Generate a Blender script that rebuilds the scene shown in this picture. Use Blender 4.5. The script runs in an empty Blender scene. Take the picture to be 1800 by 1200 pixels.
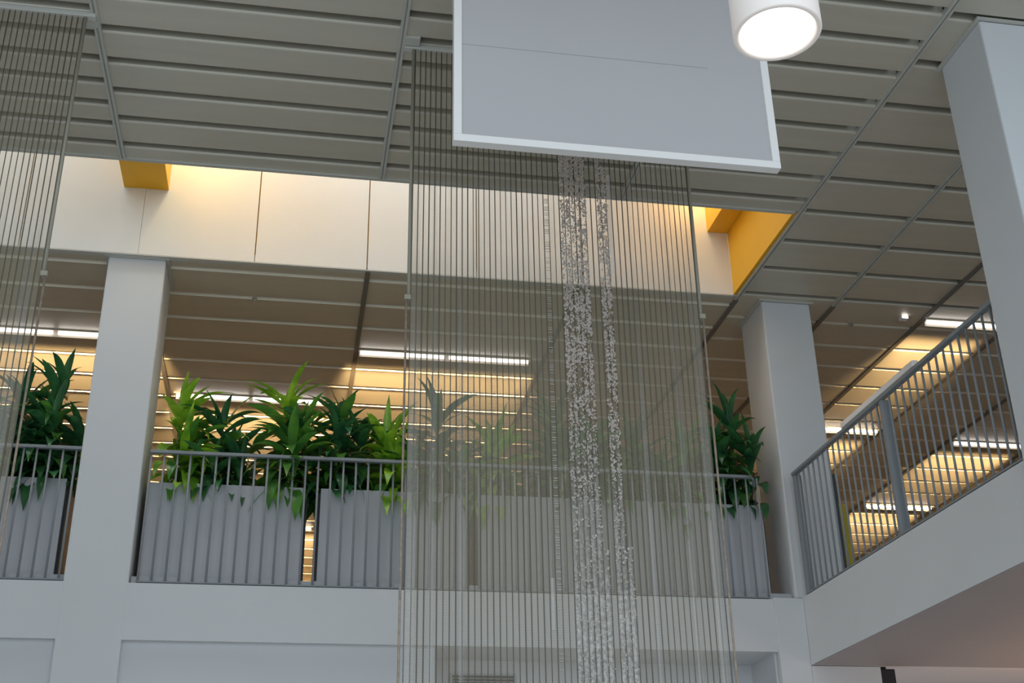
import bpy, math, random
from mathutils import Vector, Matrix, Euler

sc = bpy.context.scene
COL = sc.collection
R = math.radians
rnd = random.Random(7)

# ------------------------------------------------------------------ camera
cam_d = bpy.data.cameras.new('camera')
cam = bpy.data.objects.new('camera', cam_d)
COL.objects.link(cam)
YAW, PITCH, ROLL = 0.183604105, 0.442900659, -0.0193233187
fw = Vector((math.sin(YAW) * math.cos(PITCH), math.cos(YAW) * math.cos(PITCH), math.sin(PITCH)))
rt = Vector((math.cos(YAW), -math.sin(YAW), 0))
up = rt.cross(fw)
rt2 = math.cos(ROLL) * rt + math.sin(ROLL) * up
up2 = -math.sin(ROLL) * rt + math.cos(ROLL) * up
H = 1.6
cam.matrix_world = Matrix(((rt2.x, up2.x, -fw.x, 0), (rt2.y, up2.y, -fw.y, 0), (rt2.z, up2.z, -fw.z, H), (0, 0, 0, 1)))
cam_d.sensor_width = 36.0
cam_d.lens = 2156.09 / 1800 * 36.0
cam_d.clip_end = 200
sc.camera = cam

# ------------------------------------------------------------------ exposure, world, big lights
vs = sc.view_settings
vs.view_transform = 'Standard'
vs.look = 'None'
vs.exposure = 0.43
vs.gamma = 1.0
vs.use_curve_mapping = False

world = bpy.data.worlds.new('daylight')
sc.world = world
world.use_nodes = True
wb = world.node_tree.nodes['Background']
wb.inputs[0].default_value = (0.80, 0.935, 1.05, 1)
wb.inputs[1].default_value = 0.66


def area(name, loc, direction, sx, sy, power, color, spread=180, parent=None):
    d = bpy.data.lights.new(name, 'AREA')
    d.shape = 'RECTANGLE'
    d.size, d.size_y = sx, sy
    d.energy = power
    d.color = color
    d.spread = R(spread)
    o = bpy.data.objects.new(name, d)
    COL.objects.link(o)
    o.location = loc
    o.rotation_euler = Vector(direction).to_track_quat('-Z', 'Y').to_euler()
    if parent:
        o.parent = parent
    return o


# daylight falling through the roof glazing over the light well
area('skylight_daylight', (-2.0, 8.42, 9.2), (0, 0, -1), 9.9, 1.3, 82, (0.90, 0.97, 1.05))
# warm lamps up in the light well, beside the beams
for wx, wy, wz, wp, wc in ((-0.98, 8.55, 7.86, 11.0, (1.0, 0.76, 0.30)), (3.41, 8.80, 7.66, 5.5, (1.0, 0.62, 0.16))):
    wl = bpy.data.lights.new('well_lamp', 'POINT')
    wl.energy = wp
    wl.color = wc
    wl.shadow_soft_size = 0.07
    wo = bpy.data.objects.new('well_lamp', wl)
    COL.objects.link(wo)
    wo.location = (wx, wy, wz)
# the glazed front of the atrium behind the viewer
area('atrium_glazing_daylight', (-1.5, -6.5, 5.2), (0.08, 1, -0.02), 16, 9, 320, (0.82, 0.945, 1.05))
# added unseen warm fill, lifts the gallery ceiling by bounce off the carpet
for lx, ly, lz, lp in ((-3.0, 13.5, 6.2, 16), (2.0, 14.5, 6.2, 16), (7.5, 13.5, 6.2, 16)):
    area('gallery_fill_light', (lx, ly, lz), (0, 0, -1), 2.4, 1.2, lp, (1.0, 0.80, 0.58))
pl = bpy.data.lights.new('lobby_lamp', 'POINT')
pl.energy = 40
pl.color = (1.0, 0.55, 0.32)
pl.shadow_soft_size = 0.3
plo = bpy.data.objects.new('lobby_lamp', pl)
COL.objects.link(plo)
plo.location = (6.6, 8.3, 2.1)

# ------------------------------------------------------------------ materials


def mat(name, col, rough=0.6, metal=0.0, spec=0.5, emit=None, estr=0.0, noise=0.0, nscale=6.0, stretch=(1, 1, 1), bump=0.0):
    m = bpy.data.materials.new(name)
    m.use_nodes = True
    nt = m.node_tree
    b = nt.nodes['Principled BSDF']
    b.inputs['Base Color'].default_value = (*col, 1)
    b.inputs['Roughness'].default_value = rough
    b.inputs['Metallic'].default_value = metal
    b.inputs['Specular IOR Level'].default_value = spec
    if emit:
        b.inputs['Emission Color'].default_value = (*emit, 1)
        b.inputs['Emission Strength'].default_value = estr
    if noise or bump:
        tc = nt.nodes.new('ShaderNodeTexCoord')
        mp = nt.nodes.new('ShaderNodeMapping')
        mp.inputs['Scale'].default_value = stretch
        nz = nt.nodes.new('ShaderNodeTexNoise')
        nz.inputs['Scale'].default_value = nscale
        nz.inputs['Detail'].default_value = 4
        nt.links.new(tc.outputs['Object'], mp.inputs[0])
        nt.links.new(mp.outputs[0], nz.inputs['Vector'])
        if noise:
            cr = nt.nodes.new('ShaderNodeValToRGB')
            cr.color_ramp.elements[0].position = 0.3
            cr.color_ramp.elements[1].position = 0.7
            cr.color_ramp.elements[0].color = (*[c * (1 - noise) for c in col], 1)
            cr.color_ramp.elements[1].color = (*[min(1, c * (1 + noise)) for c in col], 1)
            nt.links.new(nz.outputs['Fac'], cr.inputs[0])
            nt.links.new(cr.outputs[0], b.inputs['Base Color'])
        if bump:
            bp = nt.nodes.new('ShaderNodeBump')
            bp.inputs['Strength'].default_value = bump
            bp.inputs['Distance'].default_value = 0.01
            nt.links.new(nz.outputs['Fac'], bp.inputs['Height'])
            nt.links.new(bp.outputs[0], b.inputs['Normal'])
    return m


M = dict(
    plaster=mat('white_plaster', (0.66, 0.67, 0.68), 0.75, noise=0.015, nscale=2.0),
    plank=mat('ceiling_plank_metal', (0.60, 0.555, 0.46), 0.42, 0.15, noise=0.03, nscale=3.0, stretch=(0.4, 4, 1)),
    lit_joint=mat('lit_joint_metal', (0.85, 0.76, 0.62), 0.45, 0.0),  # paler than the planks, reflected lamp light put into the joint colour
    plenum=mat('dark_plenum', (0.05, 0.047, 0.042), 0.9),
    tbar=mat('ceiling_bar_paint', (0.56, 0.55, 0.50), 0.5, 0.1),
    shade_bar=mat('shaded_ceiling_bar', (0.20, 0.185, 0.165), 0.5, 0.1),  # darker copy of the bar paint, shade put into the colour
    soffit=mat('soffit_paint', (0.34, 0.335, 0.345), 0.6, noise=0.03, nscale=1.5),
    cream=mat('well_panel_white', (0.80, 0.78, 0.73), 0.5, noise=0.015, nscale=2),
    yellow=mat('well_yellow', (0.86, 0.44, 0.012), 0.5),
    floor=mat('floor_stone', (0.56, 0.55, 0.53), 0.5, noise=0.06, nscale=1.5),
    gfloor=mat('gallery_carpet', (0.34, 0.30, 0.25), 0.9, noise=0.1, nscale=20),
    warmwall=mat('gallery_wall_wood', (0.42, 0.33, 0.24), 0.6, noise=0.1, nscale=2, stretch=(1, 1, 0.2)),
    rail=mat('grey_rail_paint', (0.25, 0.27, 0.285), 0.6, 0.0),
    railcap=mat('pale_rail_cap', (0.90, 0.87, 0.84), 0.4),
    kerb=mat('grey_kerb_paint', (0.45, 0.455, 0.48), 0.6),
    planter=mat('planter_grey', (0.47, 0.475, 0.50), 0.55, noise=0.03, nscale=3),
    soil=mat('soil', (0.05, 0.035, 0.025), 0.95, noise=0.3, nscale=30, bump=0.5),
    stem=mat('cane_brown', (0.17, 0.10, 0.05), 0.8, noise=0.25, nscale=25, stretch=(1, 1, 3)),
    gstem=mat('cane_green', (0.16, 0.24, 0.05), 0.6, noise=0.2, nscale=25),
    panel=mat('hanging_panel_grey', (0.53, 0.51, 0.515), 0.42, noise=0.012, nscale=1.2),
    seam=mat('panel_seam', (0.36, 0.36, 0.37), 0.6),
    frame=mat('white_frame', (0.93, 0.90, 0.87), 0.45),
    lampshade=mat('lamp_shade_white', (0.90, 0.82, 0.77), 0.5, emit=(1.0, 0.88, 0.78), estr=0.10),
    diffuser=mat('lamp_diffuser', (0.9, 0.9, 0.88), 0.4, emit=(1.0, 0.96, 0.90), estr=4.0),
    tube=mat('light_tube', (0.9, 0.9, 0.9), 0.4, emit=(1.0, 0.95, 0.95), estr=3.0),
    housing=mat('light_housing', (0.40, 0.35, 0.27), 0.5, 0.2),
    steel=mat('steel', (0.5, 0.5, 0.5), 0.3, 0.9),
    rod=mat('bronze_rod', (0.125, 0.118, 0.095), 0.5, 0.2),
    cord=mat('edge_cord', (0.34, 0.27, 0.21), 0.6, noise=0.2, nscale=40),
    tube_side=mat('curtain_side_tube', (0.36, 0.335, 0.26), 0.5, 0.2),
    sequin=mat('silver_sequin', (0.76, 0.71, 0.67), 0.38, 0.25),
    vent=mat('vent_metal', (0.42, 0.43, 0.43), 0.5, 0.3),
    dark=mat('dark_board', (0.055, 0.075, 0.09), 0.5),
    signy=mat('yellow_board', (0.55, 0.43, 0.03), 0.55),
    black=mat('black_box', (0.012, 0.012, 0.014), 0.5),
    greywall=mat('lobby_wall', (0.45, 0.42, 0.42), 0.7),
)


def leaf_mat(name, dark, light, rough):
    m = bpy.data.materials.new(name)
    m.use_nodes = True
    nt = m.node_tree
    b = nt.nodes['Principled BSDF']
    oi = nt.nodes.new('ShaderNodeTexCoord')
    nz = nt.nodes.new('ShaderNodeTexNoise')
    nz.inputs['Scale'].default_value = 7
    cr = nt.nodes.new('ShaderNodeValToRGB')
    cr.color_ramp.elements[0].position = 0.35
    cr.color_ramp.elements[1].position = 0.68
    cr.color_ramp.elements[0].color = (*dark, 1)
    cr.color_ramp.elements[1].color = (*light, 1)
    nt.links.new(oi.outputs['Object'], nz.inputs['Vector'])
    nt.links.new(nz.outputs['Fac'], cr.inputs[0])
    nt.links.new(cr.outputs[0], b.inputs['Base Color'])
    b.inputs['Roughness'].default_value = rough
    b.inputs['Specular IOR Level'].default_value = 0.8
    tr = nt.nodes.new('ShaderNodeBsdfTranslucent')
    nt.links.new(cr.outputs[0], tr.inputs['Color'])
    mx = nt.nodes.new('ShaderNodeMixShader')
    mx.inputs[0].default_value = 0.3
    out = nt.nodes['Material Output']
    nt.links.new(b.outputs[0], mx.inputs[1])
    nt.links.new(tr.outputs[0], mx.inputs[2])
    nt.links.new(mx.outputs[0], out.inputs[0])
    return m


M['leaf_dark'] = leaf_mat('leaf_dark_green', (0.025, 0.11, 0.045), (0.06, 0.22, 0.065), 0.26)
M['leaf_mid'] = leaf_mat('leaf_mid_green', (0.06, 0.21, 0.04), (0.15, 0.40, 0.05), 0.30)
M['leaf_lime'] = leaf_mat('leaf_lime_green', (0.15, 0.38, 0.025), (0.45, 0.74, 0.05), 0.36)


def weave_mat():
    """fine metal weave: partly see-through, thread lines across, denser towards the floor and differing strip by strip"""
    m = bpy.data.materials.new('metal_weave')
    m.use_nodes = True
    nt = m.node_tree
    N = nt.nodes.new
    L = nt.links.new
    out = nt.nodes['Material Output']
    b = nt.nodes['Principled BSDF']
    b.inputs['Base Color'].default_value = (0.315, 0.268, 0.185, 1)
    b.inputs['Roughness'].default_value = 0.45
    b.inputs['Metallic'].default_value = 0.1
    tc = N('ShaderNodeTexCoord')
    sep = N('ShaderNodeSeparateXYZ')
    L(tc.outputs['Object'], sep.inputs[0])
    # density along the height
    mr = N('ShaderNodeValToRGB')
    rng = N('ShaderNodeMapRange')
    rng.inputs['From Min'].default_value = 2.4
    rng.inputs['From Max'].default_value = 6.6
    L(sep.outputs['Z'], rng.inputs['Value'])
    e = mr.color_ramp.elements
    e[0].position, e[0].color = 0.0, (0.26,) * 3 + (1,)
    e[1].position, e[1].color = 1.0, (0.42,) * 3 + (1,)
    for p, v in ((0.10, 0.30), (0.22, 0.44), (0.42, 0.50), (0.60, 0.40), (0.66, 0.22), (0.78, 0.22)):
        k = e.new(p)
        k.color = (v, v, v, 1)
    L(rng.outputs[0], mr.inputs[0])
    # strip by strip
    mp = N('ShaderNodeMapping')
    mp.inputs['Scale'].default_value = (1, 0, 0.06)
    L(tc.outputs['Object'], mp.inputs[0])
    nz = N('ShaderNodeTexNoise')
    nz.inputs['Scale'].default_value = 16
    nz.inputs['Detail'].default_value = 2
    L(mp.outputs[0], nz.inputs['Vector'])
    r2 = N('ShaderNodeMapRange')
    r2.inputs['From Min'].default_value = 0.3
    r2.inputs['From Max'].default_value = 0.7
    r2.inputs['To Min'].default_value = -0.05
    r2.inputs['To Max'].default_value = 0.06
    L(nz.outputs['Fac'], r2.inputs['Value'])
    # thread lines
    wv = N('ShaderNodeTexWave')
    wv.wave_type = 'BANDS'
    wv.bands_direction = 'Z'
    wv.inputs['Scale'].default_value = 24
    wv.inputs['Distortion'].default_value = 0.0
    L(tc.outputs['Object'], wv.inputs['Vector'])
    r3 = N('ShaderNodeMapRange')
    r3.inputs['To Min'].default_value = -0.02
    r3.inputs['To Max'].default_value = 0.02
    L(wv.outputs['Fac'], r3.inputs['Value'])
    a1 = N('ShaderNodeMath')
    a2 = N('ShaderNodeMath')
    a2.use_clamp = True
    L(mr.outputs[0], a1.inputs[0])
    L(r2.outputs[0], a1.inputs[1])
    L(a1.outputs[0], a2.inputs[0])
    L(r3.outputs[0], a2.inputs[1])
    tp = N('ShaderNodeBsdfTransparent')
    mx = N('ShaderNodeMixShader')
    L(a2.outputs[0], mx.inputs[0])
    L(tp.outputs[0], mx.inputs[1])
    L(b.outputs[0], mx.inputs[2])
    L(mx.outputs[0], out.inputs[0])
    return m


def veil_mat(name, col, alpha, rough=0.4, metal=0.4, lines=0.0, lscale=30.0, fade=None):
    m = bpy.data.materials.new(name)
    m.use_nodes = True
    nt = m.node_tree
    N = nt.nodes.new
    L = nt.links.new
    b = nt.nodes['Principled BSDF']
    b.inputs['Base Color'].default_value = (*col, 1)
    b.inputs['Roughness'].default_value = rough
    b.inputs['Metallic'].default_value = metal
    tp = N('ShaderNodeBsdfTransparent')
    mx = N('ShaderNodeMixShader')
    mx.inputs[0].default_value = alpha
    if lines:
        tc = N('ShaderNodeTexCoord')
        wv = N('ShaderNodeTexWave')
        wv.wave_type = 'BANDS'
        wv.bands_direction = 'Z'
        wv.inputs['Scale'].default_value = lscale
        wv.inputs['Distortion'].default_value = 3
        wv.inputs['Detail'].default_value = 2
        L(tc.outputs['Object'], wv.inputs['Vector'])
        r3 = N('ShaderNodeMapRange')
        r3.inputs['To Min'].default_value = max(0, alpha - lines)
        r3.inputs['To Max'].default_value = min(1, alpha + lines)
        L(wv.outputs['Fac'], r3.inputs['Value'])
        L(r3.outputs[0], mx.inputs[0])
    if fade:
        sp = N('ShaderNodeSeparateXYZ')
        L(tc.outputs['Object'], sp.inputs[0])
        r4 = N('ShaderNodeMapRange')
        r4.inputs['From Min'].default_value = fade[0]
        r4.inputs['From Max'].default_value = fade[1]
        r4.inputs['To Min'].default_value = 1.0
        r4.inputs['To Max'].default_value = 0.0
        L(sp.outputs['Z'], r4.inputs['Value'])
        mm = N('ShaderNodeMath')
        mm.operation = 'MULTIPLY'
        L(r3.outputs[0], mm.inputs[0])
        L(r4.outputs[0], mm.inputs[1])
        L(mm.outputs[0], mx.inputs[0])
    L(tp.outputs[0], mx.inputs[1])
    L(b.outputs[0], mx.inputs[2])
    L(mx.outputs[0], nt.nodes['Material Output'].inputs[0])
    return m


M['weave'] = weave_mat()
M['silver_weave'] = veil_mat('silver_weave', (0.48, 0.47, 0.44), 0.22, lines=0.08, fade=(3.4, 5.6))
M['dense_weave'] = veil_mat('dense_weave', (0.40, 0.385, 0.35), 0.6)
M['ladder'] = mat('ladder_thread', (0.46, 0.44, 0.40), 0.5, 0.1)


def add_translucent(m, fac, color):
    nt = m.node_tree
    b = nt.nodes['Principled BSDF']
    tr = nt.nodes.new('ShaderNodeBsdfTranslucent')
    tr.inputs['Color'].default_value = (*color, 1)
    mx = nt.nodes.new('ShaderNodeMixShader')
    mx.inputs[0].default_value = fac
    nt.links.new(b.outputs[0], mx.inputs[1])
    nt.links.new(tr.outputs[0], mx.inputs[2])
    nt.links.new(mx.outputs[0], nt.nodes['Material Output'].inputs[0])


add_translucent(M['sequin'], 0.55, (0.95, 0.90, 0.88))
M['pale_band'] = veil_mat('pale_band', (0.85, 0.80, 0.76), 0.45, metal=0.0)


def mottled_mat():
    m = veil_mat('mottled_weave', (0.42, 0.40, 0.36), 0.5, lines=0.05, fade=(2.75, 4.2))
    nt = m.node_tree
    N, L = nt.nodes.new, nt.links.new
    tc = N('ShaderNodeTexCoord')
    nz = N('ShaderNodeTexNoise')
    nz.inputs['Scale'].default_value = 55
    nz.inputs['Detail'].default_value = 5
    L(tc.outputs['Object'], nz.inputs['Vector'])
    cr = N('ShaderNodeValToRGB')
    cr.color_ramp.elements[0].position, cr.color_ramp.elements[1].position = 0.38, 0.62
    cr.color_ramp.elements[0].color = (0.25, 0.24, 0.21, 1)
    cr.color_ramp.elements[1].color = (0.56, 0.54, 0.50, 1)
    L(nz.outputs['Fac'], cr.inputs[0])
    L(cr.outputs[0], nt.nodes['Principled BSDF'].inputs['Base Color'])
    return m


M['mottled_weave'] = mottled_mat()

# ------------------------------------------------------------------ mesh helpers


class MB:
    def __init__(s):
        s.v, s.f, s.mi = [], [], []

    def face(s, pts, m=0):
        n = len(s.v)
        s.v += [tuple(p) for p in pts]
        s.f.append(tuple(range(n, n + len(pts))))
        s.mi.append(m)

    def box(s, x0, x1, y0, y1, z0, z1, m=0):
        n = len(s.v)
        s.v += [(x, y, z) for x in (x0, x1) for y in (y0, y1) for z in (z0, z1)]
        for q in ((0, 1, 3, 2), (4, 6, 7, 5), (0, 4, 5, 1), (2, 3, 7, 6), (0, 2, 6, 4), (1, 5, 7, 3)):
            s.f.append(tuple(n + i for i in q))
            s.mi.append(m)

    def prism_x(s, prof, x0, x1, m=0):
        """closed (y,z) outline swept along x"""
        n, k = len(s.v), len(prof)
        s.v += [(x0, y, z) for y, z in prof] + [(x1, y, z) for y, z in prof]
        for i in range(k):
            j = (i + 1) % k
            s.f.append((n + i, n + j, n + k + j, n + k + i))
            s.mi.append(m)
        s.f.append(tuple(n + i for i in reversed(range(k))))
        s.f.append(tuple(n + k + i for i in range(k)))
        s.mi += [m, m]

    def tube(s, pts, r, seg=8, m=0, caps=True):
        pts = [Vector(p) for p in pts]
        rs = r if isinstance(r, (list, tuple)) else [r] * len(pts)
        n = len(s.v)
        for i, p in enumerate(pts):
            d = (pts[min(i + 1, len(pts) - 1)] - pts[max(i - 1, 0)]).normalized()
            a = Vector((0, 1, 0)) if abs(d.y) < 0.9 else Vector((1, 0, 0))
            u = d.cross(a).normalized()
            w = d.cross(u)
            for k in range(seg):
                t = 2 * math.pi * k / seg
                s.v.append(tuple(p + rs[i] * (math.cos(t) * u + math.sin(t) * w)))
        for i in range(len(pts) - 1):
            for k in range(seg):
                k2 = (k + 1) % seg
                s.f.append((n + i * seg + k, n + i * seg + k2, n + (i + 1) * seg + k2, n + (i + 1) * seg + k))
                s.mi.append(m)
        if caps:
            s.f.append(tuple(n + k for k in reversed(range(seg))))
            s.f.append(tuple(n + (len(pts) - 1) * seg + k for k in range(seg)))
            s.mi += [m, m]

    def lathe(s, cx, cy, prof, seg=48, m=0, close=False):
        n, k = len(s.v), len(prof)
        for i in range(seg):
            t = 2 * math.pi * i / seg
            s.v += [(cx + r * math.cos(t), cy + r * math.sin(t), z) for r, z in prof]
        for i in range(seg):
            j = (i + 1) % seg
            for a in range(k if close else k - 1):
                b = (a + 1) % k
                s.f.append((n + i * k + a, n + j * k + a, n + j * k + b, n + i * k + b))
                s.mi.append(m)

    def build(s, name, mats, parent=None, smooth=False, bevel=0.0):
        me = bpy.data.meshes.new(name)
        me.from_pydata(s.v, [], s.f)
        for m in (mats if isinstance(mats, (list, tuple)) else [mats]):
            me.materials.append(m)
        me.polygons.foreach_set('material_index', s.mi)
        if smooth:
            me.polygons.foreach_set('use_smooth', [True] * len(me.polygons))
        me.update()
        o = bpy.data.objects.new(name, me)
        COL.objects.link(o)
        if parent:
            o.parent = parent
            o.matrix_parent_inverse = Matrix.Translation(parent.location).inverted()
        if bevel:
            bv = o.modifiers.new('edge', 'BEVEL')
            bv.width = bevel
            bv.segments = 2
            bv.limit_method = 'ANGLE'
        return o


def box(name, m, x0, x1, y0, y1, z0, z1, parent=None, bevel=0.0):
    b = MB()
    b.box(x0, x1, y0, y1, z0, z1)
    return b.build(name, m, parent, bevel=bevel)


def struct(o, label=None):
    o['kind'] = 'structure'
    if label:
        o['label'] = label
    return o


def tag(o, label, cat, group=None):
    o['label'] = label
    o['category'] = cat
    if group:
        o['group'] = group
    return o


def thing(name, loc, label, cat, group=None):
    o = bpy.data.objects.new(name, None)
    o.empty_display_size = 0.1
    o.location = loc
    COL.objects.link(o)
    return tag(o, label, cat, group)


# ------------------------------------------------------------------ the shell
D = 9.20            # plane of the gallery front
ZC = 6.593          # ceiling
ZS = 3.90           # gallery floor edge
ZF = 3.486          # lower edge of the gallery front
ZR = 3.383          # soffit under the right hand gallery
XR = 4.03           # plane of the right hand gallery front
WELL = (-7.0, 3.70, 7.735, 9.135)

struct(box('floor', M['floor'], -14, 16, -14, 12, -0.2, 0))

# gallery slab: back part and right wing, separate
b = MB()
b.box(-9, 14, D, 22, ZF, ZS)
b.box(-9, 14, D + 0.12, 22, ZS, ZS + 0.01, 1)
struct(b.build('floor_gallery', [M['plaster'], M['gfloor']]), 'white front edge of the upper gallery floor')
b = MB()
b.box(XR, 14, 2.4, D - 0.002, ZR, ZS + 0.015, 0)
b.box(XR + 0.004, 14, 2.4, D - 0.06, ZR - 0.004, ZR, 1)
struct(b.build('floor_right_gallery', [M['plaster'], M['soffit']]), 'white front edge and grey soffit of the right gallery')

# wall below the gallery, with an alcove
b = MB()
AX0, AX1, AY = 1.085, 3.762, 9.76
b.box(-9, AX0, D + 0.05, D + 0.25, 0, ZF)
b.box(AX0, AX1, AY, AY + 0.2, 0, ZF)
b.box(AX0 - 0.2, AX0, D + 0.25, AY + 0.2, 0, ZF)
b.box(AX1, AX1 + 0.2, D + 0.05, AY + 0.2, 0, ZF)
struct(b.build('wall_lower', M['plaster']), 'white wall below the gallery with a shallow alcove')
struct(box('trim_pier', M['plaster'], 3.78, 4.029, D - 0.03, D + 0.3, 0, ZS + 0.006, bevel=0.004), 'white pier under the gallery corner')
struct(box('trim_pier_lower', M['plaster'], 4.03, 4.605, D - 0.03, D + 0.3, 0, ZR - 0.006, bevel=0.004))
# far lobby below the soffit
struct(box('wall_lobby', M['greywall'], 4.75, 14, 12.0, 12.2, 0, ZF))
# gallery room walls
struct(box('wall_back', M['warmwall'], -9, 14, 22, 22.2, ZS, ZC))
struct(box('wall_left', M['plaster'], -9.2, -9, 0, 22, 0, ZC + 0.2))
struct(box('wall_right', M['warmwall'], 14, 14.2, 2.4, 22, ZS, ZC))

# columns
def column(name, x0, x1, y0, y1, z0, z1, label):
    o = struct(box(name, M['plaster'], x0, x1, y0, y1, z0, z1, bevel=0.012), label)
    return o


column('column', -1.634, -1.178, D - 0.004, D + 0.49, 0, ZC - 0.002, 'white square column between the two front railings')
column('column', 3.982, 4.436, D + 0.001, D + 0.53, ZS + 0.016, ZC - 0.002, 'white square column at the gallery corner')
column('column', 3.972, 4.45, 5.385, 5.865, 0, ZC - 0.002, 'large white column at the right edge, nearest')
# shadow-gap collars where columns meet the ceiling
for i, (x0, x1, y0, y1) in enumerate(((3.972, 4.45, 5.385, 5.865), (3.982, 4.436, D, D + 0.5), (-1.634, -1.178, D, D + 0.49))):
    b = MB()
    w = 0.028
    b.box(x0 - w, x0 - 0.001, y0 - w, y1 + w, ZC - 0.012, ZC)
    b.box(x1 + 0.001, x1 + w, y0 - w, y1 + w, ZC - 0.012, ZC)
    b.box(x0, x1, y0 - w, y0 - 0.006, ZC - 0.012, ZC)
    b.box(x0, x1, y1 + 0.001, y1 + w, ZC - 0.012, ZC)
    struct(b.build('trim_collar_%d' % (i + 1), M['tbar']))

# ------------------------------------------------------------------ ceiling planks
TX = [-8.7, -6.87, -5.04, -3.20, -1.37, 0.475, 2.305, 3.75, 4.67, 5.61, 6.49, 7.43, 8.52, 9.5, 10.5, 11.5, 12.5, 14.0]
Y0C, Y1C = 2.0, 22.0


def plank(b, x0, x1, y0, y1):
    z = ZC
    b.prism_x([(y0, z + 0.075), (y0, z + 0.012), (y0 + 0.004, z + 0.004), (y0 + 0.012, z), (y1 - 0.012, z),
               (y1 - 0.004, z + 0.003), (y1, z + 0.010), (y1, z + 0.075)], x0, x1, 0)


def joints(start, pitch, lo, hi):
    k = math.ceil((lo - start) / pitch)
    out = []
    while start + k * pitch < hi:
        out.append(start + k * pitch)
        k += 1
    return out


b = MB()
for i in range(len(TX) - 1):
    x0, x1 = TX[i] + 0.012, TX[i + 1] - 0.012
    right = TX[i] > 3.7
    spans = []
    if right:
        spans.append((joints(5.379, 0.4628, Y0C, Y1C), Y0C, Y1C))
    else:
        pitch = 0.3135 if i in (0, 2, 4, 6) else 0.238
        spans.append((joints(7.545, pitch, Y0C, 7.60), Y0C, WELL[2] - 0.012))
        spans.append((joints(9.318, 0.4655, 9.2, Y1C), WELL[3] + 0.012, Y1C))
    for js, lo, hi in spans:
        prev = lo
        for y in js:
            g = 0.064 if y < 9.2 else 0.040
            if y - g / 2 - prev > 0.02:
                plank(b, x0, x1, prev, y - g / 2)
            prev = y + g / 2
            if y > 9.2:
                # shallow sloping joint strip, added and tilted to catch light
                yy = y - g / 2
                lip = ZC + (0.004 if right else -0.005)
                b.face([(x0, yy + 0.004, ZC + 0.040), (x1, yy + 0.004, ZC + 0.040), (x1, yy + g, lip), (x0, yy + g, lip)], 2)
        plank(b, x0, x1, prev, hi)
# backing above the planks
b.box(-9, WELL[1], Y0C, WELL[2] - 0.012, ZC + 0.09, ZC + 0.14, 1)
b.box(-9, WELL[1], WELL[3] + 0.075, Y1C, ZC + 0.09, ZC + 0.14, 1)
b.box(WELL[1] + 0.05, 14, Y0C, Y1C, ZC + 0.09, ZC + 0.14, 1)
b.box(-9, WELL[0], WELL[2], WELL[3], ZC + 0.09, ZC + 0.14, 1)
struct(b.build('ceiling', [M['plank'], M['plenum'], M['lit_joint']]), 'grey metal plank ceiling')

n = 0
for i, x in enumerate(TX[1:-1]):
    b = MB()
    segs = [(Y0C, WELL[2] - 0.01), (WELL[3] + 0.01, Y1C)] if x < 3.7 else ([(Y0C, 9.2), (9.2, Y1C)] if x < 5 else [(Y0C, Y1C)])
    if abs(x + 1.37) < 0.01:
        segs[1] = (D + 0.52, Y1C)
    for (s0, s1) in segs:
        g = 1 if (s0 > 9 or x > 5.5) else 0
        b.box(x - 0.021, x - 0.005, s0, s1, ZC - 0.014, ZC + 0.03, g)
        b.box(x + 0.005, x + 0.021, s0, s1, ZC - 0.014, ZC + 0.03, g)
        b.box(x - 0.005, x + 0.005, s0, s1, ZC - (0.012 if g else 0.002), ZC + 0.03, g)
    n += 1
    struct(b.build('trim_%d' % n, [M['tbar'], M['shade_bar']]), 'grey ceiling bar')

# ------------------------------------------------------------------ the light well
ZT = 8.9
wx0, wx1, wy0, wy1 = WELL
b = MB()
seams = [-6.05, -5.12, -4.19, -3.26, -2.33, -1.40, -0.465, 0.465, 1.40, 2.33]
edges = [wx0] + seams + [wx1]
for i in range(len(edges) - 1):
    g = 0.0012 if abs(edges[i] + 1.40) < .01 else 0.005
    g2 = 0.0012 if abs(edges[i + 1] + 1.40) < .01 else 0.005
    b.box(edges[i] + (g if i else 0), edges[i + 1] - (g2 if i < len(edges) - 2 else 0), wy1, wy1 + 0.02, ZC + 0.004, ZT, 0)
b.box(wx0, wx1, wy1 + 0.03, wy1 + 0.06, ZC + 0.02, ZT, 1)  # yellow backing, tints the seams as if light came through
struct(b.build('wall_well_back', [M['cream'], M['yellow']]), 'white panels on the far side of the ceiling light well')
struct(box('wall_well_front', M['cream'], wx0, wx1, wy0 - 0.06, wy0 - 0.012, ZC + 0.06, ZT))
struct(box('wall_well_right', M['yellow'], wx1 + 0.001, wx1 + 0.045, wy0, wy1, ZC + 0.008, ZT), 'yellow end wall of the light well')
struct(box('wall_well_left', M['yellow'], wx0 - 0.045, wx0 - 0.001, wy0, wy1, ZC + 0.008, ZT))
# edge trims of the opening
b = MB()
b.box(wx0, wx1, wy0 - 0.03, wy0 - 0.0, ZC - 0.012, ZC + 0.05)
struct(b.build('trim_well_near', M['tbar']))
b = MB()
b.box(wx0, wx1, wy1 + 0.0, wy1 + 0.016, ZC - 0.006, ZC + 0.002)
b.box(wx0, wx1, wy1 + 0.018, wy1 + 0.062, ZC - 0.008, ZC + 0.004)
struct(b.build('trim_well_far', M['tbar']))
# beams crossing the well
tag(box('well_beam', M['yellow'], -1.578, -1.216, wy0 - 0.008, wy1 - 0.001, 7.222, 8.88), 'orange yellow beam crossing the light well above the left column', 'beam')
tag(box('well_beam', M['yellow'], 3.512, wx1 - 0.001, wy0 - 0.008, wy1 - 0.001, 7.222, 8.88), 'orange yellow beam against the yellow end wall of the light well', 'beam')

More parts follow.
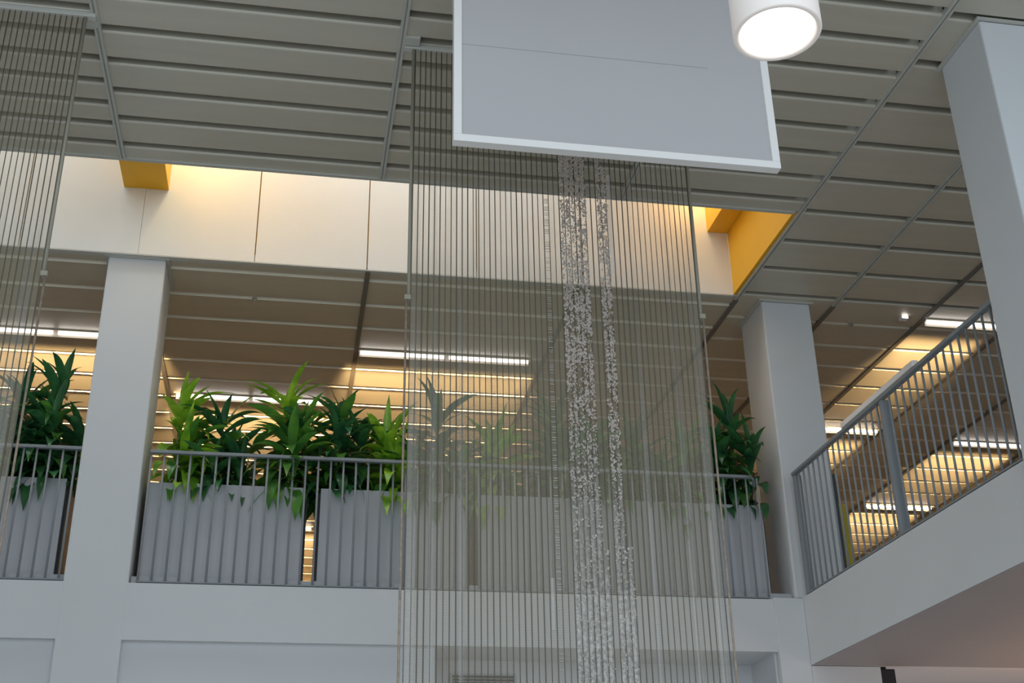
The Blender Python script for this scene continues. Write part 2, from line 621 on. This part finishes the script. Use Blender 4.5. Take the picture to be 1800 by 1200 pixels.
# ------------------------------------------------------------------ gallery kerb and railings
def front_railing(x0, x1, bx0, bx1, nb, label, end=False):
    t = thing('railing', ((x0 + x1) / 2, D + 0.03, ZS), label, 'railing')
    y = D + 0.025
    hb = MB()
    if end:
        r = 0.05
        pts = [(x0, y, 4.927), (x1 - r, y, 4.927)] + [(x1 - r + r * math.sin(a), y + 0.0, 4.927 - r + r * math.cos(a)) for a in (0.5, 1.1, 1.57)] + [(x1, y, ZS + 0.02)]
        hb.box(x0, x1 - 0.04, y - 0.02, y + 0.02, 4.915, 4.94)
        hb.build('handrail', M['rail'], t, bevel=0.003)
        eb = MB()
        eb.tube([(x1 - 0.045, y, 4.927), (x1 - 0.02, y + 0.02, 4.922), (x1 + 0.01, y + 0.08, 4.89), (x1 + 0.035, y + 0.14, 4.82), (x1 + 0.04, y + 0.16, 4.70)], 0.012, 8)
        eb.build('end_bend', M['rail'], t, smooth=True)
    else:
        hb.box(x0, x1, y - 0.02, y + 0.02, 4.915, 4.94)
        hb.build('handrail', M['rail'], t, bevel=0.003)
    bb = MB()
    bb.box(x0, x1, y - 0.02, y + 0.02, ZS + 0.008, ZS + 0.018)
    bb.build('bottom_rail', M['rail'], t)
    for k in range(nb):
        x = bx0 + (bx1 - bx0) * k / (nb - 1)
        m = MB()
        m.tube([(x, y, ZS + 0.014), (x, y, 4.92)], 0.0085, 8)
        m.build('baluster', M['rail'], t, smooth=True)
    return t


front_railing(-3.4, -1.636, -1.673 - 18 * 0.0948, -1.673, 19, 'grey balcony railing left of the white column, behind the left mesh curtain')
front_railing(-1.13, 3.76, -1.119, 3.765, 51, 'long grey balcony railing in front of the row of planters, between two columns', True)
b = MB()
b.box(-9, -1.64, D + 0.06, D + 0.10, ZS, ZS + 0.062)
struct(b.build('trim_kerb_left', M['kerb']))
b = MB()
b.box(-1.17, 3.975, D + 0.06, D + 0.10, ZS, ZS + 0.062)
struct(b.build('trim_kerb_middle', M['kerb']))

# right railing, running towards the viewer
t = thing('railing', (XR + 0.03, 7.5, ZS), 'grey railing of the right gallery running towards the viewer, with a wider post', 'railing')
x = XR + 0.02
b = MB()
b.box(x - 0.022, x + 0.022, 5.868, 9.12, 4.915, 4.942)
b.build('handrail', M['rail'], t, bevel=0.003)
o = box('rail_cap', M['railcap'], x - 0.027, x + 0.020, 6.93, 8.10, 4.9425, 4.985, t, bevel=0.004)
o['label'] = 'pale cap strip on the rail'
b = MB()
b.box(x - 0.015, x + 0.015, 5.868, 9.12, ZS + 0.025, ZS + 0.036)
b.build('bottom_rail', M['rail'], t)
for k in range(33):
    y = 9.015 - k * 0.0975
    if abs(y - 7.475) < 0.05:
        continue
    m = MB()
    m.tube([(x, y, ZS + 0.014), (x, y, 4.92)], 0.0085, 8)
    m.build('baluster', M['rail'], t, smooth=True)
o = box('post', M['rail'], x - 0.012, x + 0.05, 7.455, 7.495, ZS + 0.015, 4.915, t, bevel=0.003)
o['label'] = 'wider flat post'
box('post', M['rail'], x - 0.012, x + 0.05, 9.08, 9.12, ZS + 0.015, 4.915, t, bevel=0.003)

# ------------------------------------------------------------------ planters and plants
PY0, PY1 = 9.34, 9.78
PZ = 4.722
planters = [(-2.92, -1.735, 'grey box planter left of the white column'),
            (-1.125, 0.062, 'grey box planter right beside the white column, first of the long row'),
            (0.182, 1.352, 'grey box planter second in the long row, its end behind the mesh curtain'),
            (1.430, 2.600, 'grey box planter seen through the middle of the mesh curtain'),
            (2.660, 3.832, 'grey box planter at the corner column, right end of the row')]
for x0, x1, lab in planters:
    t = thing('planter', ((x0 + x1) / 2, (PY0 + PY1) / 2, ZS + 0.01), lab, 'planter', 'grey planters along the gallery')
    b = MB()
    w = 0.025
    z0 = ZS + 0.01
    b.box(x0, x1, PY0, PY0 + w, z0, PZ)
    b.box(x0, x1, PY1 - w, PY1, z0, PZ)
    b.box(x0, x0 + w, PY0 + w, PY1 - w, z0, PZ)
    b.box(x1 - w, x1, PY0 + w, PY1 - w, z0, PZ)
    b.box(x0 + w, x1 - w, PY0 + w, PY1 - w, z0, z0 + w)
    b.build('body', M['planter'], t)
    for xa, xb in ((x0 - 0.018, x0 - 0.001), (x1 + 0.001, x1 + 0.018)):
        o = box('end_strip', M['black'], xa, xb, PY0 + 0.03, PY1 - 0.01, z0, PZ - 0.03, t)  # thin black strip at each end of the body
        o['label'] = 'black strip at the end'
    o = box('soil', M['soil'], x0 + w, x1 - w, PY0 + w, PY1 - w, PZ - 0.16, PZ - 0.05, t)
    o['label'] = 'dark soil'


def leaf(b, base, az, elev, length, width, droop, m, fold=0.25, twist=0.0):
    """a lance shaped arching blade with a folded midrib"""
    n = 9
    d = Vector((math.cos(az) * math.cos(elev), math.sin(az) * math.cos(elev), math.sin(elev)))
    p = Vector(base)
    side0 = Vector((-math.sin(az), math.cos(az), 0))
    base_i = len(b.v)
    step = length / n
    e = elev
    for k in range(n + 1):
        t = k / n
        wdt = width * (0.14 + 0.86 * math.sin(math.pi * (0.04 + 0.90 * t) ** 0.85) ** 0.9) * (1 - t ** 6)
        if k == n:
            wdt = 0.0008
        d = Vector((math.cos(az) * math.cos(e), math.sin(az) * math.cos(e), math.sin(e)))
        nrm = side0.cross(d) * -1
        sd = (side0 * math.cos(twist * t) + nrm * math.sin(twist * t)).normalized()
        nn = d.cross(sd)
        if nn.z < 0:
            nn = -nn
        wave = 0.06 * wdt * math.sin(t * 9 + az * 3)
        b.v.append(tuple(p + sd * wdt * 0.5 + nn * (fold * wdt * 0.5 + wave)))
        b.v.append(tuple(p))
        b.v.append(tuple(p - sd * wdt * 0.5 + nn * (fold * wdt * 0.5 - wave)))
        p = p + d * step
        e -= droop / n * (0.4 + 1.2 * t)
        e = max(e, -1.5)
    for k in range(n):
        i = base_i + 3 * k
        b.f.append((i, i + 1, i + 4, i + 3))
        b.f.append((i + 1, i + 2, i + 5, i + 4))
        b.mi += [m, m]


XBANS = [(-1.66, -1.155), (3.955, 4.46)]


def plant(xc, ztop, kind, label, seed, ncane=4, spread=0.21, yc=9.56, name='dracaena_plant', xlo=-99, xhi=99, tip=None):
    r = random.Random(seed)
    z0 = PZ - 0.055
    t = thing(name, (xc, yc, z0), label, 'plant', 'plants in the gallery planters')
    mats = {'dark': [M['leaf_dark'], M['leaf_mid']], 'mid': [M['leaf_mid'], M['leaf_dark']], 'lime': [M['leaf_lime'], M['leaf_mid']]}[kind]
    if tip == 'lime':
        mats = mats + [M['leaf_lime']]
    b = MB()
    hmax = ztop + H - z0
    for c in range(ncane):
        a = r.uniform(0, 6.28)
        q = 0.0 if c == 0 else spread * r.uniform(0.5, 1.0)
        bx = min(max(xc + q * math.cos(a), xlo + 0.12), xhi - 0.12)
        by = yc + 0.75 * q * math.sin(a) * (0.9 if q else 0) - (0.03 if c == 0 else 0)
        hc = (hmax - 0.29) if c == 0 else (hmax - 0.33) * r.uniform(0.35, 0.8)
        lean = (r.uniform(-0.05, 0.05), r.uniform(-0.04, 0.03))
        sb = MB()
        P = lambda s: Vector((bx + lean[0] * s, by + lean[1] * s, z0 + hc * s))
        sb.tube([P(0), P(0.35), P(0.7), P(1.0)], [0.016, 0.014, 0.012, 0.008], 8)
        sb.build('stem', M['gstem'] if (kind == 'lime' or c == 2) else M['stem'], t, smooth=True)
        nl = int(20 + 20 * hc)
        for k in range(nl):
            s = (k + 0.5) / nl
            hgt = 0.06 + 0.94 * s ** 0.8
            az = k * 2.399 + r.uniform(-0.35, 0.35)
            crown = max(0.0, (s - 0.55) / 0.45)
            elev = -0.3 + 0.7 * s + crown * 0.6 + r.uniform(-0.35, 0.35)
            ln = r.uniform(0.30, 0.46) * (1.0 + 0.12 * crown)
            wd = r.uniform(0.075, 0.118) * (1 - 0.25 * crown)
            drp = r.uniform(0.9, 2.6) * (1 - 0.5 * crown)
            base = P(hgt)
            # keep blades out of the columns and off the floor edge
            bad = any(x0 < base.x + math.cos(az) * ln * q_ < x1 for x0, x1 in XBANS for q_ in (0.35, 0.65, 0.95))
            ey = base.y + math.sin(az) * ln
            if bad:
                az = math.pi - az
                if any(x0 < base.x + math.cos(az) * ln * q_ < x1 for x0, x1 in XBANS for q_ in (0.35, 0.65, 0.95)):
                    continue
            m = 0 if r.random() < 0.86 else 1
            if tip == 'lime' and crown > 0.45 and c == 0:
                m = 2
            leaf(b, base, az, elev, ln, wd, drp, m, fold=r.uniform(0.15, 0.4), twist=r.uniform(-0.5, 0.5))
        # a short whorl of upright young blades at the tip
        for k in range(5):
            az = k * 1.257 + r.uniform(-0.3, 0.3)
            if any(x0 < P(1.0).x + math.cos(az) * q_ < x1 for x0, x1 in XBANS for q_ in (0.12, 0.22, 0.32)):
                continue
            leaf(b, P(1.0) - Vector((0, 0, 0.01)), az, r.uniform(0.65, 1.42), r.uniform(0.32, 0.48), r.uniform(0.048, 0.068), r.uniform(0.2, 1.7),
                 2 if (tip == 'lime' and c == 0) else 0, fold=0.45, twist=r.uniform(-0.4, 0.4))
    b.build('foliage', mats, t, smooth=True)
    return t


specs = [
    (-1.90, 4.24, 'dark', 'tall dark green plant just left of the white column', None),
    (-2.20, 4.10, 'dark', 'dark green plant beside the edge of the left mesh curtain', None),
    (-2.58, 4.00, 'lime', 'light green plant seen through the left mesh curtain', None),
    (-0.97, 4.08, 'lime', 'bright lime green plant right beside the white column', None),
    (-0.60, 3.95, 'dark', 'dark glossy plant with spiky crown, second from the white column', None),
    (-0.13, 4.18, 'mid', 'green plant with the tallest lime tip, above the first planter of the row', 'lime'),
    (0.31, 4.08, 'dark', 'tall dark green plant above the gap between two planters', None),
    (0.72, 3.86, 'lime', 'low lime green plant at the left edge of the large mesh curtain', None),
    (1.08, 4.08, 'dark', 'tall dark plant behind the left side of the large mesh curtain', None),
    (1.63, 3.84, 'lime', 'lime green plant seen through the middle of the large mesh curtain', None),
    (2.10, 4.10, 'dark', 'dark plant behind the sequin strips of the large mesh curtain', None),
    (2.48, 3.95, 'mid', 'mid green plant just right of the sequin strips behind the curtain', None),
    (2.86, 3.92, 'dark', 'dark plant behind the pale streaks on the right of the curtain', None),
    (3.26, 3.90, 'mid', 'mid green plant behind the right edge of the large mesh curtain', None),
    (3.66, 4.18, 'dark', 'dark plant beside the corner column, right of the curtain', None),
]
for i, (x, zt, kind, lab, tip) in enumerate(specs):
    plant(x, zt, kind, lab, 100 + i * 7, tip=tip)

# ------------------------------------------------------------------ linear ceiling lights
def linear_light(segs, y, label, warm=17.0):
    x0, x1 = segs[0][0], segs[-1][1]
    t = thing('linear_light', ((x0 + x1) / 2, y, ZC), label, 'light', 'linear lights in the gallery ceiling')
    b = MB()
    b.box(x0 - 0.02, x1 + 0.02, y - 0.03, y + 0.03, ZC - 0.014, ZC + 0.05)
    b.build('housing', M['housing'], t)
    for s0, s1 in segs:
        m = MB()
        m.tube([(s0 + 0.01, y - 0.005, ZC - 0.028), (s1 - 0.01, y - 0.005, ZC - 0.028)], 0.017, 10)
        m.build('tube', M['tube'], t, smooth=True)
    m = MB()
    m.prism_x([(y + 0.02, ZC - 0.014), (y + 0.026, ZC - 0.014), (y + 0.034, ZC - 0.055), (y + 0.03, ZC - 0.055)], x0, x1)
    m.build('reflector', M['housing'], t)
    L = area('added_plank_glow', ((x0 + x1) / 2, y + 0.05, ZC - 0.085), (0, 1, 0.0), x1 - x0 + (0.2 if x1 - x0 > 1.2 else 0.0), 0.05, warm * (x1 - x0), (1.0, 0.66, 0.30), 28)  # added warm beam, stands in for the reflection on planks beyond the lamp
    L.parent = t
    L.matrix_parent_inverse = Matrix.Translation(t.location).inverted()
    return t


linear_light([(-3.1, -2.285), (-2.255, -1.45)], 10.69, 'long bright ceiling light left of the white column')
linear_light([(0.506, 1.335), (1.36, 2.16)], 10.74, 'long bright ceiling light behind the left half of the large mesh curtain')
linear_light([(-1.29, -0.55), (-0.52, 0.22)], 12.04, 'ceiling light low behind the tips of the plants right of the white column')
linear_light([(5.64, 6.40)], 9.35, 'bright ceiling light above the right railing, beside the nearest column')
linear_light([(5.66, 6.44)], 12.08, 'ceiling light behind the right railing, just right of the corner column')
linear_light([(7.50, 8.45)], 12.30, 'ceiling light seen through the right end of the right railing')
linear_light([(7.50, 8.45)], 14.70, 'far ceiling light seen low through the right railing near its wide post')
linear_light([(-1.29, 0.22)], 16.6, 'far ceiling light seen through the gap between two planters')

# sprinkler heads
def sprinkler(x, y, label):
    t = thing('sprinkler_head', (x, y, ZC), label, 'sprinkler', 'sprinkler heads in the ceiling')
    b = MB()
    b.lathe(x, y, [(0.0, ZC - 0.004), (0.022, ZC - 0.004), (0.022, ZC + 0.002), (0.0, ZC + 0.002)], 16)
    b.build('base', M['steel'], t, smooth=True)
    b = MB()
    b.lathe(x, y, [(0.0, ZC - 0.026), (0.012, ZC - 0.026), (0.012, ZC - 0.022), (0.005, ZC - 0.020), (0.005, ZC - 0.004)], 12)
    b.build('nozzle', M['steel'], t, smooth=True)


sprinkler(-0.47, 9.80, 'small sprinkler head in the ceiling right of the left column')
sprinkler(4.99, 9.55, 'small sprinkler head in the ceiling right of the corner column')
t = thing('emergency_light', (5.41, 9.34, ZC), 'small white emergency light in the ceiling above the right railing', 'light')
box('housing', M['frame'], 5.375, 5.445, 9.30, 9.36, ZC - 0.03, ZC - 0.001, t, bevel=0.004)
box('lens', M['tube'], 5.385, 5.435, 9.292, 9.299, ZC - 0.026, ZC - 0.006, t)

# ------------------------------------------------------------------ things deeper in the right gallery
tag(box('dark_panel', M['dark'], 4.60, 4.66, 9.62, 9.78, ZS + 0.017, 5.14, bevel=0.004), 'narrow dark panel standing behind the right railing by the corner column', 'panel')
t = thing('yellow_board', (5.07, 10.5, ZS + 0.01), 'narrow yellow board standing behind the right railing beside the dark panel', 'sign')
box('board', M['signy'], 5.03, 5.17, 10.49, 10.52, ZS + 0.05, 5.16, t, bevel=0.004)
o = box('foot', M['dark'], 5.0, 5.2, 10.42, 10.60, ZS + 0.011, ZS + 0.05, t)
o['label'] = 'dark foot'
t = thing('loudspeaker', (4.68, 9.29, 3.05), 'black box loudspeaker mounted under the right soffit beside the white pier', 'loudspeaker')
box('cabinet', M['black'], 4.612, 4.75, 9.22, 9.36, 3.05, 3.372, t, bevel=0.006)
box('bracket', M['black'], 4.66, 4.70, 9.27, 9.31, 3.372, ZF, t)

# ventilation grille in the alcove
t = thing('vent_grille', (1.53, AY, 3.27), 'grey ventilation grille in the alcove behind the mesh curtain', 'vent')
vx0, vx1, vz1 = 1.265, 1.79, 3.384
b = MB()
for q in ((vx0, vx1, vz1 - 0.015, vz1), (vx0, vx1, vz1 - 0.36, vz1 - 0.345), (vx0, vx0 + 0.015, vz1 - 0.345, vz1 - 0.015), (vx1 - 0.015, vx1, vz1 - 0.345, vz1 - 0.015)):
    b.box(q[0], q[1], AY - 0.02, AY - 0.001, q[2], q[3])
b.build('frame', M['vent'], t)
for k in range(13):
    z = vz1 - 0.035 - k * 0.025
    m = MB()
    m.prism_x([(AY - 0.016, z - 0.006), (AY - 0.014, z - 0.008), (AY - 0.003, z + 0.006), (AY - 0.005, z + 0.008)], vx0 + 0.015, vx1 - 0.015)
    m.build('slat', M['vent'], t)
o = box('vent_dark', M['black'], vx0 + 0.014, vx1 - 0.014, AY - 0.0022, AY - 0.0012, vz1 - 0.346, vz1 - 0.014, t)  # thin black sheet in place of a shaded hollow behind the slats
o['label'] = 'black sheet painted as the dark behind the slats'

# ------------------------------------------------------------------ hanging panel
PYF = 5.0
px0, px1, pz0, pz1 = 0.655, 2.360, 5.095, 6.47
t = thing('hanging_panel', ((px0 + px1) / 2, PYF, pz0), 'large pale grey square panel in a white frame, hanging before the mesh curtain', 'panel')
box('board', M['panel'], px0 + 0.03, px1 - 0.03, PYF + 0.012, PYF + 0.04, pz0 + 0.03, pz1 - 0.03, t)
b = MB()
b.box(px0 + 0.03, px1 - 0.34, PYF + 0.0105, PYF + 0.0125, 5.700, 5.7025)
o = b.build('seam', M['seam'], t)
fw_ = 0.042
fy0, fy1 = PYF, PYF + 0.055
for (a0, a1, c0, c1, nm) in ((px0, px1, pz0, pz0 + fw_, 'frame'), (px0, px1, pz1 - fw_, pz1, 'frame'),
                             (px0, px0 + fw_, pz0 + fw_ + 0.0005, pz1 - fw_ - 0.0005, 'frame'), (px1 - fw_, px1, pz0 + fw_ + 0.0005, pz1 - fw_ - 0.0005, 'frame')):
    box('frame', M['frame'], a0, a1, fy0, fy1, c0, c1, t, bevel=0.003)
for cx in (px0 + 0.25, px1 - 0.25):
    b = MB()
    b.tube([(cx, PYF + 0.03, pz1 - 0.002), (cx, PYF + 0.03, ZC)], 0.004, 8)
    b.build('cable', M['steel'], t)

# ------------------------------------------------------------------ pendant lamp
lx, ly, lz = 1.513, 3.10, 4.312
LR = 0.149
t = thing('pendant_lamp', (lx, ly, lz), 'white cylinder pendant lamp, lit, hanging before the grey panel', 'lamp')
b = MB()
b.lathe(lx, ly, [(LR - 0.034, lz + 0.035), (LR - 0.020, lz + 0.004), (LR - 0.012, lz), (LR - 0.003, lz + 0.001), (LR, lz + 0.006), (LR, lz + 0.55), (LR - 0.01, lz + 0.56), (0.012, lz + 0.56)], 64)
b.build('shade', M['lampshade'], t, smooth=True)
b = MB()
b.lathe(lx, ly, [(0.0001, lz + 0.020), (LR * 0.6, lz + 0.020), (LR - 0.030, lz + 0.022)], 64)
b.build('diffuser', M['diffuser'], t, smooth=True)
b = MB()
b.tube([(lx, ly, lz + 0.56), (lx, ly, ZC)], 0.006, 8)
b.build('cord', M['frame'], t)
b = MB()
b.lathe(lx, ly, [(0.001, ZC - 0.03), (0.05, ZC - 0.03), (0.055, ZC - 0.002)], 32)
b.build('ceiling_rose', M['frame'], t, smooth=True)
dd = bpy.data.lights.new('pendant_glow', 'AREA')
dd.shape = 'DISK'
dd.size = 0.26
dd.energy = 14
dd.color = (1.0, 0.93, 0.85)
do = bpy.data.objects.new('pendant_glow', dd)
COL.objects.link(do)
do.location = (lx, ly, lz - 0.012)
do.parent = t
do.matrix_parent_inverse = Matrix.Translation(t.location).inverted()

# ------------------------------------------------------------------ mesh curtains
CY = 6.17
PITCH_X = 0.0327


def curtain(x0, x1, label, z_bot, rich, seed):
    r = random.Random(seed)
    t = thing('mesh_curtain', ((x0 + x1) / 2, CY, z_bot), label, 'curtain', 'hanging metal mesh curtains')
    ztop = ZC - 0.035
    # rail and its hangers
    b = MB()
    b.box(x0 - 0.07, x1 + 0.07, CY - 0.022, CY + 0.022, ztop, ZC - 0.001)
    b.build('top_rail', M['tbar'], t, bevel=0.003)
    b = MB()
    b.box(x0 - 0.07, x0 + 0.02, CY - 0.10, CY - 0.03, ZC - 0.022, ZC - 0.001)
    b.build('rail_bracket', M['tbar'], t)
    b = MB()
    b.box(x1 - 0.02, x1 + 0.07, CY + 0.03, CY + 0.10, ZC - 0.022, ZC - 0.001)
    b.build('rail_bracket', M['tbar'], t)
    nr = int(round((x1 - x0) / PITCH_X))
    xs = [x0 + (x1 - x0) * k / nr for k in range(nr + 1)]
    # woven sheet, bowed a little between the rods
    b = MB()
    nz = 24
    cols = []
    for k in range(nr):
        cols += [(xs[k], 0.0), (xs[k] + (xs[1] - xs[0]) * 0.5, -0.004)]
    cols.append((xs[-1], 0))
    for i in range(nz + 1):
        z = z_bot + (ztop - z_bot) * i / nz
        for (x, dy) in cols:
            b.v.append((x, CY + dy + 0.004 * math.sin(x * 5 + z * 1.1), z))
    nc = len(cols)
    for i in range(nz):
        for j in range(nc - 1):
            b.f.append((i * nc + j, i * nc + j + 1, (i + 1) * nc + j + 1, (i + 1) * nc + j))
            b.mi.append(0)
    b.build('woven_sheet', M['weave'], t, smooth=True)
    for k in range(nr + 1):
        x = xs[k]
        m = MB()
        rad = r.uniform(0.0022, 0.0034)
        m.tube([(x, CY - 0.003 + 0.004 * math.sin(x * 5 + z * 1.1), z) for z in (z_bot, z_bot + 1.3, z_bot + 2.6, ztop - 1.0, ztop)], rad, 6)
        m.build('rod', M['rod'], t, smooth=True)
    # side tubes in the upper half, clips and cords below
    zc = 3.224 + H
    for x, s in ((x0 - 0.012, -1), (x1 + 0.012, 1)):
        m = MB()
        m.tube([(x, CY - 0.005, zc), (x, CY - 0.005, ztop)], 0.0105, 10)
        m.build('side_tube', M['tube_side'], t, smooth=True)
        m = MB()
        m.box(x - 0.012 - (0.012 if s < 0 else 0), x + 0.012 + (0.012 if s > 0 else 0), CY - 0.022, CY + 0.012, zc - 0.03, zc)
        m.build('clip', M['tube_side'], t, bevel=0.002)
        m = MB()
        m.tube([(x + s * 0.012, CY - 0.005, z) for z in (z_bot, z_bot + 1, zc - 0.028)], 0.0065, 8)
        m.build('edge_cord', M['cord'], t, smooth=True)
    m = MB()
    m.tube([(x0 - 0.02, CY, z_bot), (x1 + 0.02, CY, z_bot)], 0.016, 10)
    m.build('bottom_bar', M['tube_side'], t)
    return t, xs


def strip(name, m, x0, x1, z0, z1, t, dy=-0.012):
    b = MB()
    n = 16
    for i in range(n + 1):
        z = z0 + (z1 - z0) * i / n
        for k in range(4):
            u = k / 3
            b.v.append((x0 + (x1 - x0) * u, CY + dy - 0.006 * math.sin(math.pi * u), z))
    for i in range(n):
        for k in range(3):
            b.f.append((i * 4 + k, i * 4 + k + 1, (i + 1) * 4 + k + 1, (i + 1) * 4 + k))
            b.mi.append(0)
    return b.build(name, m, t, smooth=True)


t1, xs1 = curtain(-3.15, -1.432, 'metal mesh curtain at the left edge, left of the white column', 1.3, False, 3)
for xa, xb, z0, z1 in ((-1.72, -1.66, 1.35, 6.5), (-1.53, -1.47, 1.35, 6.5), (-1.93, -1.885, 1.35, 6.5)):
    o = strip('pale_strip', M['silver_weave'], xa, xb, z0, z1, t1)
    o['label'] = 'paler silvery weave strip'

t2, xs2 = curtain(0.566, 2.268, 'large metal mesh curtain with silver sequin strips, in the middle', 1.3, True, 5)


def sequins(x0, x1, z0, z1, dens, seed, t, dens_lo=None):
    """small bent silver flakes sewn on one strip"""
    r = random.Random(seed)
    b = MB()
    cnt = int((z1 - z0) * dens * 1.7)
    for k in range(cnt):
        z = r.uniform(z0, z1)
        if dens_lo is not None:
            f = (z - z0) / (z1 - z0)
            if r.random() > dens_lo + (1 - dens_lo) * f:
                continue
        if 4.95 < z < 5.75 and r.random() < 0.35:
            continue
        # clumps
        if math.sin(z * 23 + seed) + math.sin(z * 9.1 + seed * 2.3) < -1.15 and r.random() < 0.75:
            continue
        x = r.uniform(x0, x1)
        w, h = r.uniform(0.0025, 0.006), r.uniform(0.0035, 0.008)
        rot = Euler((r.uniform(-0.9, 0.9), r.uniform(-0.6, 0.6) + 0, r.uniform(-0.9, 0.9))).to_matrix()
        c = Vector((x, CY - 0.013 - r.uniform(0, 0.008), z))
        a = [Vector((-w, 0, -h)), Vector((w, 0, -h)), Vector((w, 0.002, 0)), Vector((-w, 0.002, 0)), Vector((w, 0, h)), Vector((-w, 0, h))]
        P = [c + rot @ q for q in a]
        n = len(b.v)
        b.v += [tuple(q) for q in P]
        b.f += [(n, n + 1, n + 2, n + 3), (n + 3, n + 2, n + 4, n + 5)]
        b.mi += [0, 0]
    o = b.build('sequin_strip', M['sequin'], t)
    o['label'] = 'strip of glittering silver sequins'
    o['kind'] = 'stuff'
    return o


def col_at(x):
    k = min(range(len(xs2) - 1), key=lambda i: abs((xs2[i] + xs2[i + 1]) / 2 - x))
    return xs2[k], xs2[k + 1]


SQ = [(1.470, 3.35, 5.95, 430), (1.503, 3.3, 6.0, 430), (1.536, 3.4, 5.9, 330), (1.569, 3.3, 6.0, 430), (1.600, 3.3, 5.85, 400), (1.680, 3.3, 5.98, 430), (1.712, 3.3, 5.80, 430)]
for i, (x, z0, z1, dn) in enumerate(SQ):
    a, c = col_at(x)
    sequins(a + 0.003, c - 0.003, z0, z1, dn, 40 + i, t2, dens_lo=0.10)
# the lower, duller textured part
for i, x in enumerate((1.470, 1.503, 1.536, 1.569, 1.600, 1.633, 1.680, 1.712, 1.745)):
    a, c = col_at(x)
    o = strip('dense_strip', M['mottled_weave'], a + 0.002, c - 0.002, 1.35, (4.3, 4.3, 4.3, 4.3, 4.3, 3.25, 4.3, 4.3, 3.4)[i], t2, dy=-0.008)
    o['label'] = 'denser silvery weave strip'
    sequins(a + 0.003, c - 0.003, 2.4, 3.4, 45, 70 + i, t2)
a, c = col_at(1.748)
o = strip('dense_strip', M['pale_band'], a + 0.002, c - 0.004, 5.05, 5.74, t2)
o['label'] = 'smooth pale strip'
a, c = col_at(1.337)
o = strip('dense_strip', M['dense_weave'], a + 0.003, c - 0.003, 2.95, 3.22, t2)
o['label'] = 'short smooth pale strip'
# pale streaks on the right and left sides
for xa, w, z0, z1 in ((1.885, 0.03, 1.35, 5.7), (2.10, 0.03, 1.35, 5.7), (2.235, 0.05, 1.35, 5.7), (0.59, 0.05, 1.35, 5.7), (0.855, 0.028, 1.35, 5.7), (0.70, 0.03, 1.35, 5.7)):
    o = strip('pale_strip', M['silver_weave'], xa - w / 2, xa + w / 2, z0, z1, t2)
    o['label'] = 'paler silvery weave strip'
# ladder like thread marks
a, c = col_at(1.366)
b = MB()
r = random.Random(11)
z = 2.75
while z < 5.55:
    h = r.uniform(0.0022, 0.0040)
    if r.random() < 0.75:
        b.box(a + 0.004, c - 0.004, CY - 0.012, CY - 0.010, z, z + h)
    z += r.choice((0.011, 0.014, 0.018, 0.03))
o = b.build('ladder_threads', M['ladder'], t2)
o['label'] = 'ladder of short cross threads'
